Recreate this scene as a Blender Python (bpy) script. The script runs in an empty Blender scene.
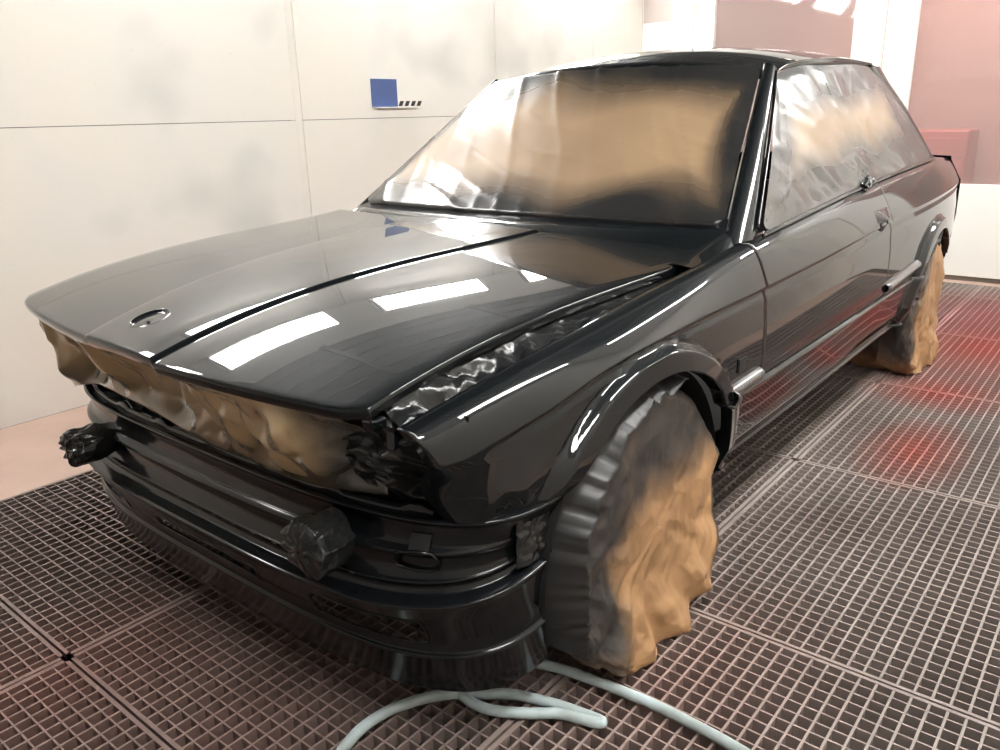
import bpy, bmesh, math, random
from mathutils import Vector, Matrix, noise
PI = math.pi
S = bpy.context.scene
col = S.collection
random.seed(7)

# ------------------------------------------------------------------ camera
cd = bpy.data.cameras.new('camera'); cam = bpy.data.objects.new('camera', cd); col.objects.link(cam); S.camera = cam
cd.sensor_width = 36; cd.lens = 28.765; cd.clip_start = .05; cd.clip_end = 60
CP = Vector((1.49345, 1.58423, 1.18862)); YAW, PIT, ROL = -2.45378952, -.313871078, -.026775
fw = Vector((math.cos(PIT)*math.cos(YAW), math.cos(PIT)*math.sin(YAW), math.sin(PIT)))
rt = fw.cross(Vector((0, 0, 1))).normalized(); up = rt.cross(fw)
r2 = rt*math.cos(ROL)+up*math.sin(ROL); u2 = -rt*math.sin(ROL)+up*math.cos(ROL)
cam.matrix_world = Matrix(((r2.x, u2.x, -fw.x, CP.x), (r2.y, u2.y, -fw.y, CP.y), (r2.z, u2.z, -fw.z, CP.z), (0, 0, 0, 1)))

# ------------------------------------------------------------------ world, exposure
w = bpy.data.worlds.new('world'); S.world = w; w.use_nodes = True
w.node_tree.nodes['Background'].inputs[0].default_value = (.9, .92, 1, 1)
w.node_tree.nodes['Background'].inputs[1].default_value = .15
S.view_settings.view_transform = 'Standard'; S.view_settings.look = 'None'
S.view_settings.gamma = 1; S.view_settings.use_curve_mapping = False
S.view_settings.exposure = 0.85
LAMP = 36.0        # strength of the booth's ceiling lamps

# ------------------------------------------------------------------ materials
def mat(name, color=(.5, .5, .5), rough=.5, metal=0., coat=0., coatr=.03, emit=None, es=0, spec=.5):
    m = bpy.data.materials.new(name); m.use_nodes = True
    b = m.node_tree.nodes['Principled BSDF']
    b.inputs['Base Color'].default_value = (*color, 1); b.inputs['Roughness'].default_value = rough
    b.inputs['Metallic'].default_value = metal; b.inputs['Coat Weight'].default_value = coat
    b.inputs['Coat Roughness'].default_value = coatr; b.inputs['Specular IOR Level'].default_value = spec
    if emit: b.inputs['Emission Color'].default_value = (*emit, 1); b.inputs['Emission Strength'].default_value = es
    return m
def N(m, t, **k):
    n = m.node_tree.nodes.new(t)
    for a, b in k.items(): setattr(n, a, b)
    return n
def link(m, a, b): m.node_tree.links.new(a, b)
def bsdf(m): return m.node_tree.nodes['Principled BSDF']
def coords(m): return N(m, 'ShaderNodeTexCoord').outputs['Object']
def noise_tex(m, scale, detail=3, vec=None, rough=.5):
    n = N(m, 'ShaderNodeTexNoise'); n.inputs['Scale'].default_value = scale; n.inputs['Detail'].default_value = detail
    n.inputs['Roughness'].default_value = rough
    link(m, vec if vec else coords(m), n.inputs['Vector']); return n
def ramp(m, fac, stops):
    r = N(m, 'ShaderNodeValToRGB'); link(m, fac, r.inputs[0]); e = r.color_ramp.elements
    while len(e) < len(stops): e.new(.5)
    for q, (p, c) in zip(e, stops): q.position = p; q.color = (*c, 1) if len(c) == 3 else c
    return r.outputs[0]
def mixc(m, fac, a, b, mode='MIX'):
    x = N(m, 'ShaderNodeMix', data_type='RGBA', blend_type=mode)
    for s, v in ((x.inputs[0], fac), (x.inputs[6], a), (x.inputs[7], b)):
        if hasattr(v, 'links'): link(m, v, s)
        elif isinstance(v, (int, float)): s.default_value = v
        else: s.default_value = (*v, 1)
    return x.outputs[2]
def bump(m, h, strength=.3, dist=.01):
    b = N(m, 'ShaderNodeBump'); b.inputs['Strength'].default_value = strength; b.inputs['Distance'].default_value = dist
    link(m, h, b.inputs['Height']); link(m, b.outputs[0], bsdf(m).inputs['Normal']); return b

PAINT = mat('wet_dark_grey_paint', (.02, .022, .023), .42, .0, 1., .02, spec=.05)
bsdf(PAINT).inputs['Coat IOR'].default_value = 1.45
fl = noise_tex(PAINT, 900, 1)
link(PAINT, mixc(PAINT, fl.outputs[0], (.002, .0028, .0034), (.005, .0068, .008)), bsdf(PAINT).inputs['Base Color'])
MIST = mat('misted_dark_grey_paint', (.004, .005, .006), .5, 0, .8, .13, spec=.05)
PRIMER = mat('black_cavity', (.004, .004, .004), .7)
RUBBER = mat('rubber', (.015, .015, .016), .7)

def sprayed(name, brown, dark, rb=.55, rd=.2, bs=.5, fs=18, coat=0.):
    """masking material: brown where clean, dark where paint overspray settled ('spray' attribute)"""
    m = mat(name, brown, rb, 0, coat)
    a = N(m, 'ShaderNodeAttribute', attribute_name='spray')
    n = noise_tex(m, fs, 4)
    n2 = noise_tex(m, fs*.3, 3)
    mt = N(m, 'ShaderNodeMath', operation='MULTIPLY_ADD'); link(m, n.outputs[0], mt.inputs[0]); mt.inputs[1].default_value = .35; mt.inputs[2].default_value = -.175
    ad = N(m, 'ShaderNodeMath', operation='ADD', use_clamp=True); link(m, a.outputs['Fac'], ad.inputs[0]); link(m, mt.outputs[0], ad.inputs[1])
    br = mixc(m, n2.outputs[0], tuple(c*.8 for c in brown), tuple(min(1, c*1.2) for c in brown))
    link(m, mixc(m, ad.outputs[0], br, dark), bsdf(m).inputs['Base Color'])
    r = N(m, 'ShaderNodeMapRange'); link(m, ad.outputs[0], r.inputs[0]); r.inputs[3].default_value = rb; r.inputs[4].default_value = rd
    link(m, r.outputs[0], bsdf(m).inputs['Roughness'])
    wn = noise_tex(m, fs*.4, 2); wv = mixc(m, .12, coords(m), wn.outputs[1])
    v = N(m, 'ShaderNodeTexVoronoi', feature='F1'); v.inputs['Scale'].default_value = fs*.9; link(m, wv, v.inputs['Vector'])
    v2 = N(m, 'ShaderNodeTexVoronoi', feature='F1'); v2.inputs['Scale'].default_value = fs*2.3; link(m, wv, v2.inputs['Vector'])
    ma = N(m, 'ShaderNodeMath', operation='MULTIPLY_ADD'); link(m, v2.outputs[0], ma.inputs[0]); ma.inputs[1].default_value = .4; link(m, v.outputs[0], ma.inputs[2])
    if bs > .1: bump(m, ma.outputs[0], bs, .02)
    return m
KRAFT = sprayed('brown_kraft_paper', (.34, .195, .092), (.03, .028, .026), .5, .38, .45, 11)
KRAFT_G = sprayed('waxed_brown_paper', (.46, .32, .17), (.06, .058, .05), .24, .2, .45, 9, .9)
FILM = sprayed('glass_masking_film', (.32, .215, .125), (.015, .015, .015), .36, .24, .05, 4, .4)
SIDEFILM = sprayed('side_masking_film', (.25, .185, .125), (.06, .06, .059), .42, .26, .06, 5, .2)
BLACKFOIL = mat('black_masking_plastic', (.012, .013, .013), .24, .0, .3, .12, spec=.3)
v = N(BLACKFOIL, 'ShaderNodeTexVoronoi', feature='F1'); v.inputs['Scale'].default_value = 45; link(BLACKFOIL, coords(BLACKFOIL), v.inputs['Vector']); bump(BLACKFOIL, v.outputs[0], .25, .01)
TORN = mat('sprayed_grey_film', (.02, .02, .02), .5, 0, .12, .25)
TAPE = mat('silver_grey_foil', (.12, .12, .12), .2, .5, .5, .1)
v = N(TAPE, 'ShaderNodeTexVoronoi'); v.inputs['Scale'].default_value = 60; link(TAPE, coords(TAPE), v.inputs['Vector']); bump(TAPE, v.outputs[0], .6, .008)

WALL = mat('booth_panel_white', (.8, .78, .72), .55, spec=.3)
n1 = noise_tex(WALL, 1.6, 2); n2 = noise_tex(WALL, 55, 2)
c1 = ramp(WALL, n1.outputs[0], [(.28, (.66, .645, .60)), (.45, (.82, .79, .735)), (.75, (.88, .82, .73))])
c2 = ramp(WALL, n2.outputs[0], [(.2, (.8, .8, .8)), (.3, (1, 1, 1))])
link(WALL, mixc(WALL, 1., c1, c2, 'MULTIPLY'), bsdf(WALL).inputs['Base Color'])
WHITE = mat('white_door_paint', (.8, .79, .75), .45)
SEAM = mat('dark_seam', (.16, .13, .11), .7)
LEDGE = mat('pink_beige_floor', (.55, .36, .27), .6)
n1 = noise_tex(LEDGE, 3, 4); link(LEDGE, ramp(LEDGE, n1.outputs[0], [(.3, (.44, .31, .25)), (.7, (.54, .39, .32))]), bsdf(LEDGE).inputs['Base Color'])
CEIL = mat('ceiling_filter_fabric', (.11, .115, .12), .9)
RAIL = mat('ceiling_rail', (.03, .03, .03), .5)
PIT = mat('pit_concrete', (.055, .045, .042), .9)
LIT = mat('lamp_diffuser', (1, 1, 1), .5, emit=(1, .985, .96), es=LAMP)
BLUE = mat('blue_card', (.065, .11, .28), .6)
BLACK = mat('black_plastic', (.02, .02, .02), .4)
HOSEM = mat('pale_blue_hose', (.42, .50, .50), .45)
n1 = noise_tex(HOSEM, 14, 3); link(HOSEM, ramp(HOSEM, n1.outputs[0], [(.3, (.33, .38, .37)), (.7, (.48, .58, .60))]), bsdf(HOSEM).inputs['Base Color'])
# grating: dusty pink-beige steel with red patches
GRATE = mat('dusty_steel_grating', (.36, .27, .23), .55, .1)
tc = coords(GRATE)
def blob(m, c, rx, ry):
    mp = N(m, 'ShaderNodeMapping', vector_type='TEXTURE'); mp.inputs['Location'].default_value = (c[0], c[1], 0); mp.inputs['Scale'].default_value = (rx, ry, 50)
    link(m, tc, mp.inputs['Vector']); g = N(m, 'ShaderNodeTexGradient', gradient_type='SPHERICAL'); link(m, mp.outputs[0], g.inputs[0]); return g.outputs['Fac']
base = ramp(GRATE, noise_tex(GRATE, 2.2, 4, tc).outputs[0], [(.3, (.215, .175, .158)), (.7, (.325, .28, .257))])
for c, rx, ry, k, cc in [((1.1, -.5), 2.1, 1.5, 1., (.15, .105, .09)), ((-1.50, 1.05), .42, .20, .6, (.46, .10, .07)), ((-2.22, .98), .30, .34, .65, (.45, .10, .08)), ((-3.1, 1.0), .9, .5, .75, (.42, .10, .08)),  # first patch: dimmer light on the front-left floor, painted in as brown
                         ((.15, .95), .6, .4, .15, (.40, .12, .08)), ((1.0, -.2), .5, .35, .18, (.45, .16, .12)), ((.8, .25), .5, .5, .12, (.42, .14, .10)), ((-3.9, .9), .9, .6, .6, (.36, .10, .10))]:
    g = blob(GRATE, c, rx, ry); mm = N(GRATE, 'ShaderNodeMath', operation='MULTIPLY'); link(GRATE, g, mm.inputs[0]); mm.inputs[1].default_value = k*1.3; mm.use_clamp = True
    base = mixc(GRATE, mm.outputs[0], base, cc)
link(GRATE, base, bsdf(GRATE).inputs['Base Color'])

# ------------------------------------------------------------------ helpers
def obj(name, verts, faces, m, parent=None, smooth=True, thick=0, off=-1, spray=None, label=None):
    me = bpy.data.meshes.new(name); me.from_pydata([tuple(v) for v in verts], [], faces)
    bm = bmesh.new(); bm.from_mesh(me); bmesh.ops.recalc_face_normals(bm, faces=bm.faces) if smooth == 'recalc' else None; bm.to_mesh(me); bm.free()
    if smooth:
        for p in me.polygons: p.use_smooth = True
    if spray is not None:
        a = me.attributes.new('spray', 'FLOAT', 'POINT')
        for i, s in enumerate(spray): a.data[i].value = s
    o = bpy.data.objects.new(name, me); col.objects.link(o)
    if m: me.materials.append(m)
    if thick:
        s = o.modifiers.new('thickness', 'SOLIDIFY'); s.thickness = thick; s.offset = off
    if parent:
        o.parent = parent; o.matrix_parent_inverse = Matrix.Translation(-parent.location)
    if label: o['label'] = label
    return o
def gridfaces(n, mcols, skip=None, flip=False, closed=False):
    f = []
    for i in range(n-1):
        for j in range(mcols if closed else mcols-1):
            if skip and skip(i, j): continue
            k = (j+1) % mcols
            q = (i*mcols+j, i*mcols+k, (i+1)*mcols+k, (i+1)*mcols+j)
            f.append(q[::-1] if flip else q)
    return f
def grid(name, P, m, parent=None, skip=None, flip=False, closed=False, **k):
    o = obj(name, [v for r in P for v in r], gridfaces(len(P), len(P[0]), skip, flip, closed), m, parent, **k)
    if m in (PAINT, MIST):
        q = o.modifiers.new('weighted', 'WEIGHTED_NORMAL'); q.weight = 70; q.keep_sharp = False
    return o
def boxes(name, L, m, parent=None, bevel=0, **k):
    V, F = [], []
    for (x0, y0, z0, x1, y1, z1) in L:
        b = len(V); V += [(x0, y0, z0), (x1, y0, z0), (x1, y1, z0), (x0, y1, z0), (x0, y0, z1), (x1, y0, z1), (x1, y1, z1), (x0, y1, z1)]
        F += [(b, b+3, b+2, b+1), (b+4, b+5, b+6, b+7), (b, b+1, b+5, b+4), (b+1, b+2, b+6, b+5), (b+2, b+3, b+7, b+6), (b+3, b, b+4, b+7)]
    o = obj(name, V, F, m, parent, smooth=False, **k)
    if bevel:
        q = o.modifiers.new('bevel', 'BEVEL'); q.width = bevel; q.segments = 2
    return o
def structure(o): o['kind'] = 'structure'; return o
def tag(o, label, cat, group=None):
    o['label'] = label; o['category'] = cat
    if group: o['group'] = group
    return o
def empty(name, loc, label, cat):
    o = bpy.data.objects.new(name, None); col.objects.link(o); o.location = loc; o.empty_display_size = .1
    return tag(o, label, cat)
def hermite(xs, ys):
    n = len(xs); d = [0]*n
    for i in range(n):
        if i == 0: d[i] = (ys[1]-ys[0])/(xs[1]-xs[0])
        elif i == n-1: d[i] = (ys[-1]-ys[-2])/(xs[-1]-xs[-2])
        else:
            a = (ys[i]-ys[i-1])/(xs[i]-xs[i-1]); b = (ys[i+1]-ys[i])/(xs[i+1]-xs[i])
            h0 = xs[i]-xs[i-1]; h1 = xs[i+1]-xs[i]; d[i] = (a*h1+b*h0)/(h0+h1)
    def f(x):
        if x <= xs[0]: return ys[0]+d[0]*(x-xs[0])
        if x >= xs[-1]: return ys[-1]+d[-1]*(x-xs[-1])
        i = 0
        while xs[i+1] < x: i += 1
        h = xs[i+1]-xs[i]; t = (x-xs[i])/h
        return (2*t**3-3*t*t+1)*ys[i]+(t**3-2*t*t+t)*h*d[i]+(-2*t**3+3*t*t)*ys[i+1]+(t**3-t*t)*h*d[i+1]
    return f
def lerp(a, b, t): return a+(b-a)*t
def sm(t): t = max(0, min(1, t)); return t*t*(3-2*t)
def tube(name, pts, r, m, parent=None, seg=12, sub=8, rf=None, label=None):
    """tube through a smooth curve"""
    P = [Vector(p) for p in pts]; C = []
    for i in range(len(P)-1):
        p0 = P[max(i-1, 0)]; p1 = P[i]; p2 = P[i+1]; p3 = P[min(i+2, len(P)-1)]
        for k in range(sub):
            t = k/sub; C.append(.5*((2*p1)+(p2-p0)*t+(2*p0-5*p1+4*p2-p3)*t*t+(3*p1-p0-3*p2+p3)*t**3))
    C.append(P[-1]); V = []
    for i, c in enumerate(C):
        d = (C[min(i+1, len(C)-1)]-C[max(i-1, 0)]).normalized()
        a = d.cross(Vector((0, 0, 1)));
        if a.length < .05: a = d.cross(Vector((0, 1, 0)))
        a.normalize(); b = a.cross(d)
        rr = r*(rf(i/(len(C)-1)) if rf else 1)
        V += [c+(a*math.cos(2*PI*j/seg)+b*math.sin(2*PI*j/seg))*rr for j in range(seg)]
    F = gridfaces(len(C), seg, closed=True)
    F.append(tuple(range(seg))); F.append(tuple(reversed(range((len(C)-1)*seg, len(C)*seg))))
    return obj(name, V, F, m, parent, label=label)
def crumple(p, s, seed=0):
    """faceted paper-crumple height, about -.5 .. .5"""
    q = Vector(p)*s+Vector((seed*3.7, seed*1.3, seed*7.1))
    d, _ = noise.voronoi(q)
    return (d[1]-d[0])-.35
def folds(p, s, seed=0, n=5):
    """planar facets with sharp creases: crossing zigzag folds, about -.5 .. .5"""
    r = random.Random(seed*17+3); h = 0; tot = 0; w_ = Vector(p)*s
    wob = Vector((noise.noise(w_*.35+Vector((seed, 0, 0))), noise.noise(w_*.35+Vector((0, seed, 5))), noise.noise(w_*.35+Vector((9, 0, seed)))))*1.1
    for i in range(n):
        d = Vector((r.uniform(-1, 1), r.uniform(-1, 1), r.uniform(-1, 1))).normalized(); a = r.uniform(.5, 1)*(.85**i)
        t = (w_+wob).dot(d)*(.45+.25*i)+r.random()*9; t -= math.floor(t); k = r.uniform(.25, .75)
        h += a*((t/k if t < k else (1-t)/(1-k))-.5); tot += a
    return h/tot*1.6
def crumple2(p, s, seed=0): return crumple(p, s, seed)*.65+crumple(p, s*2.3, seed+5)*.35

# ================================================================== ROOM
YW, XB, YR, XF, ZC, ZB = -2.0, -4.85, 2.08, 4.2, 2.62, 2.30
GX0, GX1, GY0, GY1 = XB+.1, 3.0, -1.27, 1.71
# --- grating floor (bars 34 mm apart, in framed panels)
pit = .034; bars = []
xs0 = [.92-1.048*k for k in range(-2, 7)]; ys0 = [-.23+.969*k for k in range(-1, 3)]
def inx(v): return GX0 <= v <= GX1
for i in range(len(xs0)-1):
    xa, xb = xs0[i+1]+.003, xs0[i]-.003
    xa, xb = max(xa, GX0), min(xb, GX1)
    if xb-xa < .05: continue
    for j in range(len(ys0)-1):
        ya, yb = max(ys0[j], GY0)+.003, min(ys0[j+1], GY1)-.003
        if j == 0: ya = GY0
        if yb-ya < .05: continue
        nx = round((xb-xa)/pit); ny = round((yb-ya)/pit)
        for k in range(1, nx):
            x = xb-(xb-xa)*k/nx
            bars.append((x-.0020, ya, -.030, x+.0020, yb, -.0004))
        for k in range(1, ny):
            y = ya+(yb-ya)*k/ny
            bars.append((xa, y-.0027, -.030, xb, y+.0027, 0))
        e = .009
        bars += [(xa, ya, -.032, xb, ya+e*1.3, .0008), (xa, yb-e*1.3, -.032, xb, yb, .0008), (xa, ya, -.032, xa+e, yb, .0008), (xb-e, ya, -.032, xb, yb, .0008)]
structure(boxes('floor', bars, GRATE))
# supports under the seams, pit below
L = [(x-.025, GY0, -.16, x+.025, GY1, -.034) for x in xs0 if inx(x)]+[(GX0, y-.025, -.16, GX1, y+.025, -.034) for y in ys0[1:] if y < GY1]
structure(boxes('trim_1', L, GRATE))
structure(boxes('floor', [(GX0-.2, GY0-.2, -.75, GX1+.2, GY1+.2, -.70)], PIT))
structure(boxes('trim_2', [(GX0-.05, GY0-.05, -.7, GX1+.05, GY0, -.002), (GX0-.05, GY1, -.7, GX1+.05, GY1+.05, -.002), (GX0-.05, GY0, -.7, GX0, GY1, -.002), (GX1, GY0, -.7, GX1+.05, GY1, -.002)], PIT))
structure(boxes('floor', [(XB-.02, YW, -.06, XF, GY0-.004, 0), (XB-.02, GY1+.004, -.06, XF, YR, 0), (GX1+.004, GY0-.004, -.06, XF, GY1+.004, 0), (XB-.02, GY0-.004, -.06, GX0-.004, GY1+.004, 0)], LEDGE))
# --- left wall: panels with seams
pan = []; vx = [XF, .98, -1.245, -1.29, -2.88, -2.915, -4.1, XB]
zrow = [.0, 1.192, ZB]
for a in range(len(vx)-1):
    for b in range(2):
        z0, z1 = zrow[b], zrow[b+1]
        if a in (2, 4): pan.append((vx[a+1]+.0, YW-.05, 0 if b == 0 else z0, vx[a]-.002, YW-.004, z1)); continue
        pan.append((vx[a+1]+.002, YW-.05, z0+.0015, vx[a]-.002, YW, z1-.0015))
structure(boxes('wall_left', pan, WALL, bevel=.0008))
structure(boxes('wall_left', [(XB, YW-.07, 0, XF, YW-.045, ZB)], SEAM))
structure(boxes('wall_right', [(XB, YR, 0, XF, YR+.05, ZB)], WALL))
structure(boxes('wall_front', [(XF, YW, 0, XF+.05, YR, ZC)], mat('grey_front_doors', (.45, .45, .44), .6)))
# ceiling: flat filter field with rails, sloping lamp bays at both sides
cy0, cy1 = YW+.22, YR-.62
V, F = [], []; nc = 24; wc = (cy1-cy0)/nc      # pleated filter strips running along the booth
for k in range(nc):
    ya = cy0+k*wc; b_ = len(V)
    V += [(XB, ya, ZC), (XF, ya, ZC), (XF, ya+wc*.94, ZC+.035), (XB, ya+wc*.94, ZC+.035), (XF, ya+wc, ZC), (XB, ya+wc, ZC)]
    F += [(b_, b_+1, b_+2, b_+3), (b_+3, b_+2, b_+4, b_+5)]
structure(obj('ceiling', V, F, CEIL, smooth=False, thick=.01, off=0))
rl = [(XB, cy0+k*wc-.007, ZC-.012, XF, cy0+k*wc+.007, ZC-.001) for k in range(nc+1)]
rl += [(x-.03, cy0, ZC-.03, x+.03, cy1, ZC-.013) for x in (-3.9, -2.3, -.7, .9, 2.4)]
structure(boxes('trim_3', rl, RAIL))
def slope(name, ya, yb, m):
    return structure(obj(name, [(XB, ya, ZB), (XF, ya, ZB), (XF, yb, ZC), (XB, yb, ZC)], [(0, 1, 2, 3)], m, smooth=False, thick=.03, off=0))
slope('ceiling', YW, cy0, WHITE); slope('ceiling', YR, cy1, WHITE)
# lamps in the bays
def lamp_fix(x0, x1, side, label):
    ya, yb = (YW, cy0) if side < 0 else (YR, cy1)
    A = Vector((0, ya, ZB)); B = Vector((0, yb, ZC)); d = (B-A); n = Vector((0, -d.z, d.y)) if side < 0 else Vector((0, d.z, -d.y)); n.normalize()
    if n.z > 0: n = -n
    p = lambda x, t, h: Vector((x, 0, 0))+A+d*t+n*h
    root = empty('ceiling_lamp', p((x0+x1)/2, .5, .02), label, 'lamp'); root['group'] = 'lamps in the sloping ceiling bays'
    t0, t1 = (.06, .52) if side < 0 else (.52, .80)
    V, F = [], []
    def bar(xa, xb, ta, tb, h0, h1):
        b = len(V)
        for h in (h0, h1): V.extend([p(xa, ta, h), p(xb, ta, h), p(xb, tb, h), p(xa, tb, h)])
        F.extend([(b, b+1, b+2, b+3), (b+7, b+6, b+5, b+4), (b, b+4, b+5, b+1), (b+1, b+5, b+6, b+2), (b+2, b+6, b+7, b+3), (b+3, b+7, b+4, b)])
    e = .03; te = .02
    bar(x0-e, x1+e, t0-te, t0, .018, .05); bar(x0-e, x1+e, t1, t1+te, .018, .05); bar(x0-e, x0, t0, t1, .018, .05); bar(x1, x1+e, t0, t1, .018, .05)
    obj('lamp_frame', V, F, WHITE, root, smooth=False)
    V, F = [], []; bar(x0, x1, t0, t1, .02, .04)
    obj('diffuser', V, F, LIT, root, smooth=False)
for s, nm in ((-1, 'left'), (1, 'right')):
    for k, (a, b) in enumerate([(-4.4, -3.2), (-2.65, -1.5), (-1.02, .02), (.42, 1.5)]):
        lamp_fix(a, b, s, 'white rectangular booth lamp in the %s ceiling bay, %s' % (nm, ['nearest the windowed doors', 'second from the windowed doors', 'halfway along the booth', 'above the car bonnet', 'in front of the car'][k]))
# --- back wall with two windowed doors
def bx_wall(name, L, m, **k): return structure(boxes(name, [(XB-t, y0, z0, XB+u, y1, z1) for (y0, y1, z0, z1, t, u) in L], m, **k))
bx_wall('wall_back', [(YW, -1.545, 0, ZC, .06, 0)], WALL)
bx_wall('wall_back', [(-1.53, YR, 2.38, ZC, .06, 0), (1.9, YR, 0, 2.38, .06, 0)], WALL)
# door leaf 1: y -1.53..-0.12, window y -1.36..-.31, z .66..2.2
bx_wall('door_1', [(-1.53, -1.36, .035, 2.37, .05, .012), (-.31, -.112, .035, 2.37, .05, .012), (-1.36, -.31, .035, .66, .05, .012), (-1.36, -.31, 2.2, 2.37, .05, .012)], WHITE, bevel=.004)
bx_wall('door_2', [(-.092, .105, .035, 2.37, .05, .012), (1.55, 1.88, .035, 2.37, .05, .012), (.105, 1.55, .035, .66, .05, .012), (.105, 1.55, 2.2, 2.37, .05, .012)], WHITE, bevel=.004)
bx_wall('wall_glare_patch', [(-1.99, -1.74, 1.88, 2.25, .0, .003)], mat('pale_pink_glare', (.50, .44, .41), .3))  # pinkish glare on the wall, painted as a thin plate
structure(boxes('baseboard_back', [(XB-.08, -1.545, 0, XB-.01, 1.9, .03)], SEAM))
GLASS = bpy.data.materials.new('hazy_door_glass'); GLASS.use_nodes = True
nt = GLASS.node_tree; nt.nodes.remove(nt.nodes['Principled BSDF'])
tr = nt.nodes.new('ShaderNodeBsdfTransparent'); tr.inputs[0].default_value = (.9, .85, .85, 1)
gl = nt.nodes.new('ShaderNodeBsdfGlossy'); gl.inputs[1 if False else 'Roughness'].default_value = .04
df = nt.nodes.new('ShaderNodeBsdfDiffuse'); df.inputs[0].default_value = (.50, .40, .38, 1)
fr = nt.nodes.new('ShaderNodeFresnel'); fr.inputs[0].default_value = 1.5
m1 = nt.nodes.new('ShaderNodeMixShader'); m1.inputs[0].default_value = .38; m2 = nt.nodes.new('ShaderNodeMixShader')
nt.links.new(tr.outputs[0], m1.inputs[1]); nt.links.new(df.outputs[0], m1.inputs[2]); nt.links.new(fr.outputs[0], m2.inputs[0])
nt.links.new(m1.outputs[0], m2.inputs[1]); nt.links.new(gl.outputs[0], m2.inputs[2]); nt.links.new(m2.outputs[0], nt.nodes['Material Output'].inputs[0])
bx_wall('window_1', [(-1.358, -.312, .662, 2.198, .03, -.022)], GLASS)
bx_wall('window_2', [(.107, 1.548, .662, 2.198, .03, -.022)], GLASS)
# the workshop beyond the doors
WB = mat('workshop_wall', (.34, .22, .19), .8); WF = mat('workshop_floor', (.25, .2, .18), .8); RED = mat('red_enamel', (.75, .05, .04), .4); ORG = mat('orange_rail', (.65, .25, .10), .5)
X2 = XB-3.0
structure(boxes('wall_workshop', [(X2-.05, YW-1, 0, X2, YR+2, 3.2)], WB))
structure(boxes('floor', [(X2, YW-1, -.05, XB-.1, YR+2, -.001)], WF))
structure(boxes('ceiling', [(X2, YW-1, 3.2, XB-.1, YR+2, 3.25)], WB))
LW = bpy.data.lights.new('workshop_light', 'AREA'); LW.energy = 190; LW.size = 2; LW.color = (1, .9, .85)
o = bpy.data.objects.new('workshop_light', LW); col.objects.link(o); o.location = (XB-1.5, 0, 3.1)

# ================================================================== CAR
car = empty('car', (-1.3, 0, 0), 'dark grey two-door car in fresh wet paint, windows masked, standing on the grating', 'car')
AX, RX, AZ, AR = .04, -2.55, .28, .378
cyf = hermite([-3.45, -3.1, -2.6, -1.7, -.5, 0, .2, .395, .55, .66], [.735, .785, .825, .834, .834, .824, .812, .790, .762, .738])
czf = hermite([-3.45, -2.6, -1.7, -.94, -.48, -.06, .242, .395, .66], [.80, .80, .782, .758, .748, .738, .711, .676, .632])
syf = hermite([-3.45, -3.0, -2.68, -1.56, -.94, -.51, -.18, .14, .39, .553, .66], [.665, .715, .745, .767, .776, .785, .772, .757, .742, .722, .704])
szf = hermite([-3.45, -3.0, -2.68, -1.56, -.94, -.51, -.18, .14, .39, .553, .61, .66], [.912, .932, .937, .906, .874, .850, .815, .778, .747, .718, .706, .694])
FXS, FP = .33, 3.5
def front_y(x, x0=.682, ys=.785):   # plan outline of the nose
    t = max(0, (x-FXS)/(x0-FXS))
    return ys*max(0, 1-min(t, 1)**FP)**(1/FP)
def smin(a, b, k=.02):
    h = max(k-abs(a-b), 0)/k; return min(a, b)-h*h*k*.25
def arch_d(x, z): return min(math.hypot(x-AX, z-AZ), math.hypot(x-RX, z-AZ))-AR
def flare(x, z):
    d = arch_d(x, z)
    if d > .062: return 0
    f = .026*sm((.062-d)/.020)-.004*max(0, d)/.06
    if x > AX and z < .55: f *= sm((z-.47)/.06)
    return f
def ysurf(x, z):
    sy, sz, cy, cz = syf(x), szf(x), cyf(x), czf(x); gr = sm((.60-x)/.2)
    if z >= sz-.004: y = sy
    elif z >= cz:
        t = (sz-z)/(sz-cz); y = lerp(sy+.006, cy, t)+.003*math.sin(PI*t)
    elif z >= cz-.010: y = cy-.012*(cz-z)/.010*gr
    elif z >= cz-.03: y = lerp(cy-.012*gr, cy-.004*gr, (cz-.010-z)/.02)
    elif z >= .50: y = lerp(lerp(cy-.004*gr, cy+.002, sm((cz-.03-z)/.10)), cy-.005, sm((.56-z)/.06))
    elif z >= .491: y = lerp(cy-.005, cy+.005, (.50-z)/.009)
    elif z >= .36: y = lerp(cy+.005, cy-.020, (.491-z)/.131)
    elif z >= .300: y = lerp(cy-.020, cy-.050, (.36-z)/.06)
    elif z >= .292: y = lerp(cy-.050, cy-.041, (.300-z)/.008)
    elif z >= .285: y = lerp(cy-.041, cy-.062, (.292-z)/.007)
    else: y = lerp(cy-.062, cy-.16, (.285-z)/.02)
    y += flare(x, z)
    return y
def shear(xn, z):
    return xn-.45*max(0, .69-z)*sm((xn-.40)/.22)
def side_pt(xn, z, s=1):
    x = shear(xn, z); fl_ = flare(xn, z); y = ysurf(xn, z)-fl_
    if xn > .36:
        fy = front_y(xn-.0855*sm((xn-.4)/.2), .682, .80)+.012
        y = lerp(y, smin(y, fy, .04), sm((xn-.36)/.08))
        k = sm((.64-z)/.13)*sm((xn-.38)/.10)
        y = lerp(y, min(y+.01, front_y(x, .655, .800)), k)
    return Vector((x, s*(y+fl_), z))
def arch_z(x, floor_z):
    for c in (AX, RX):
        if abs(x-c) < AR: floor_z = max(floor_z, AZ+math.sqrt(AR*AR-(x-c)**2))
    return floor_z
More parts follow.
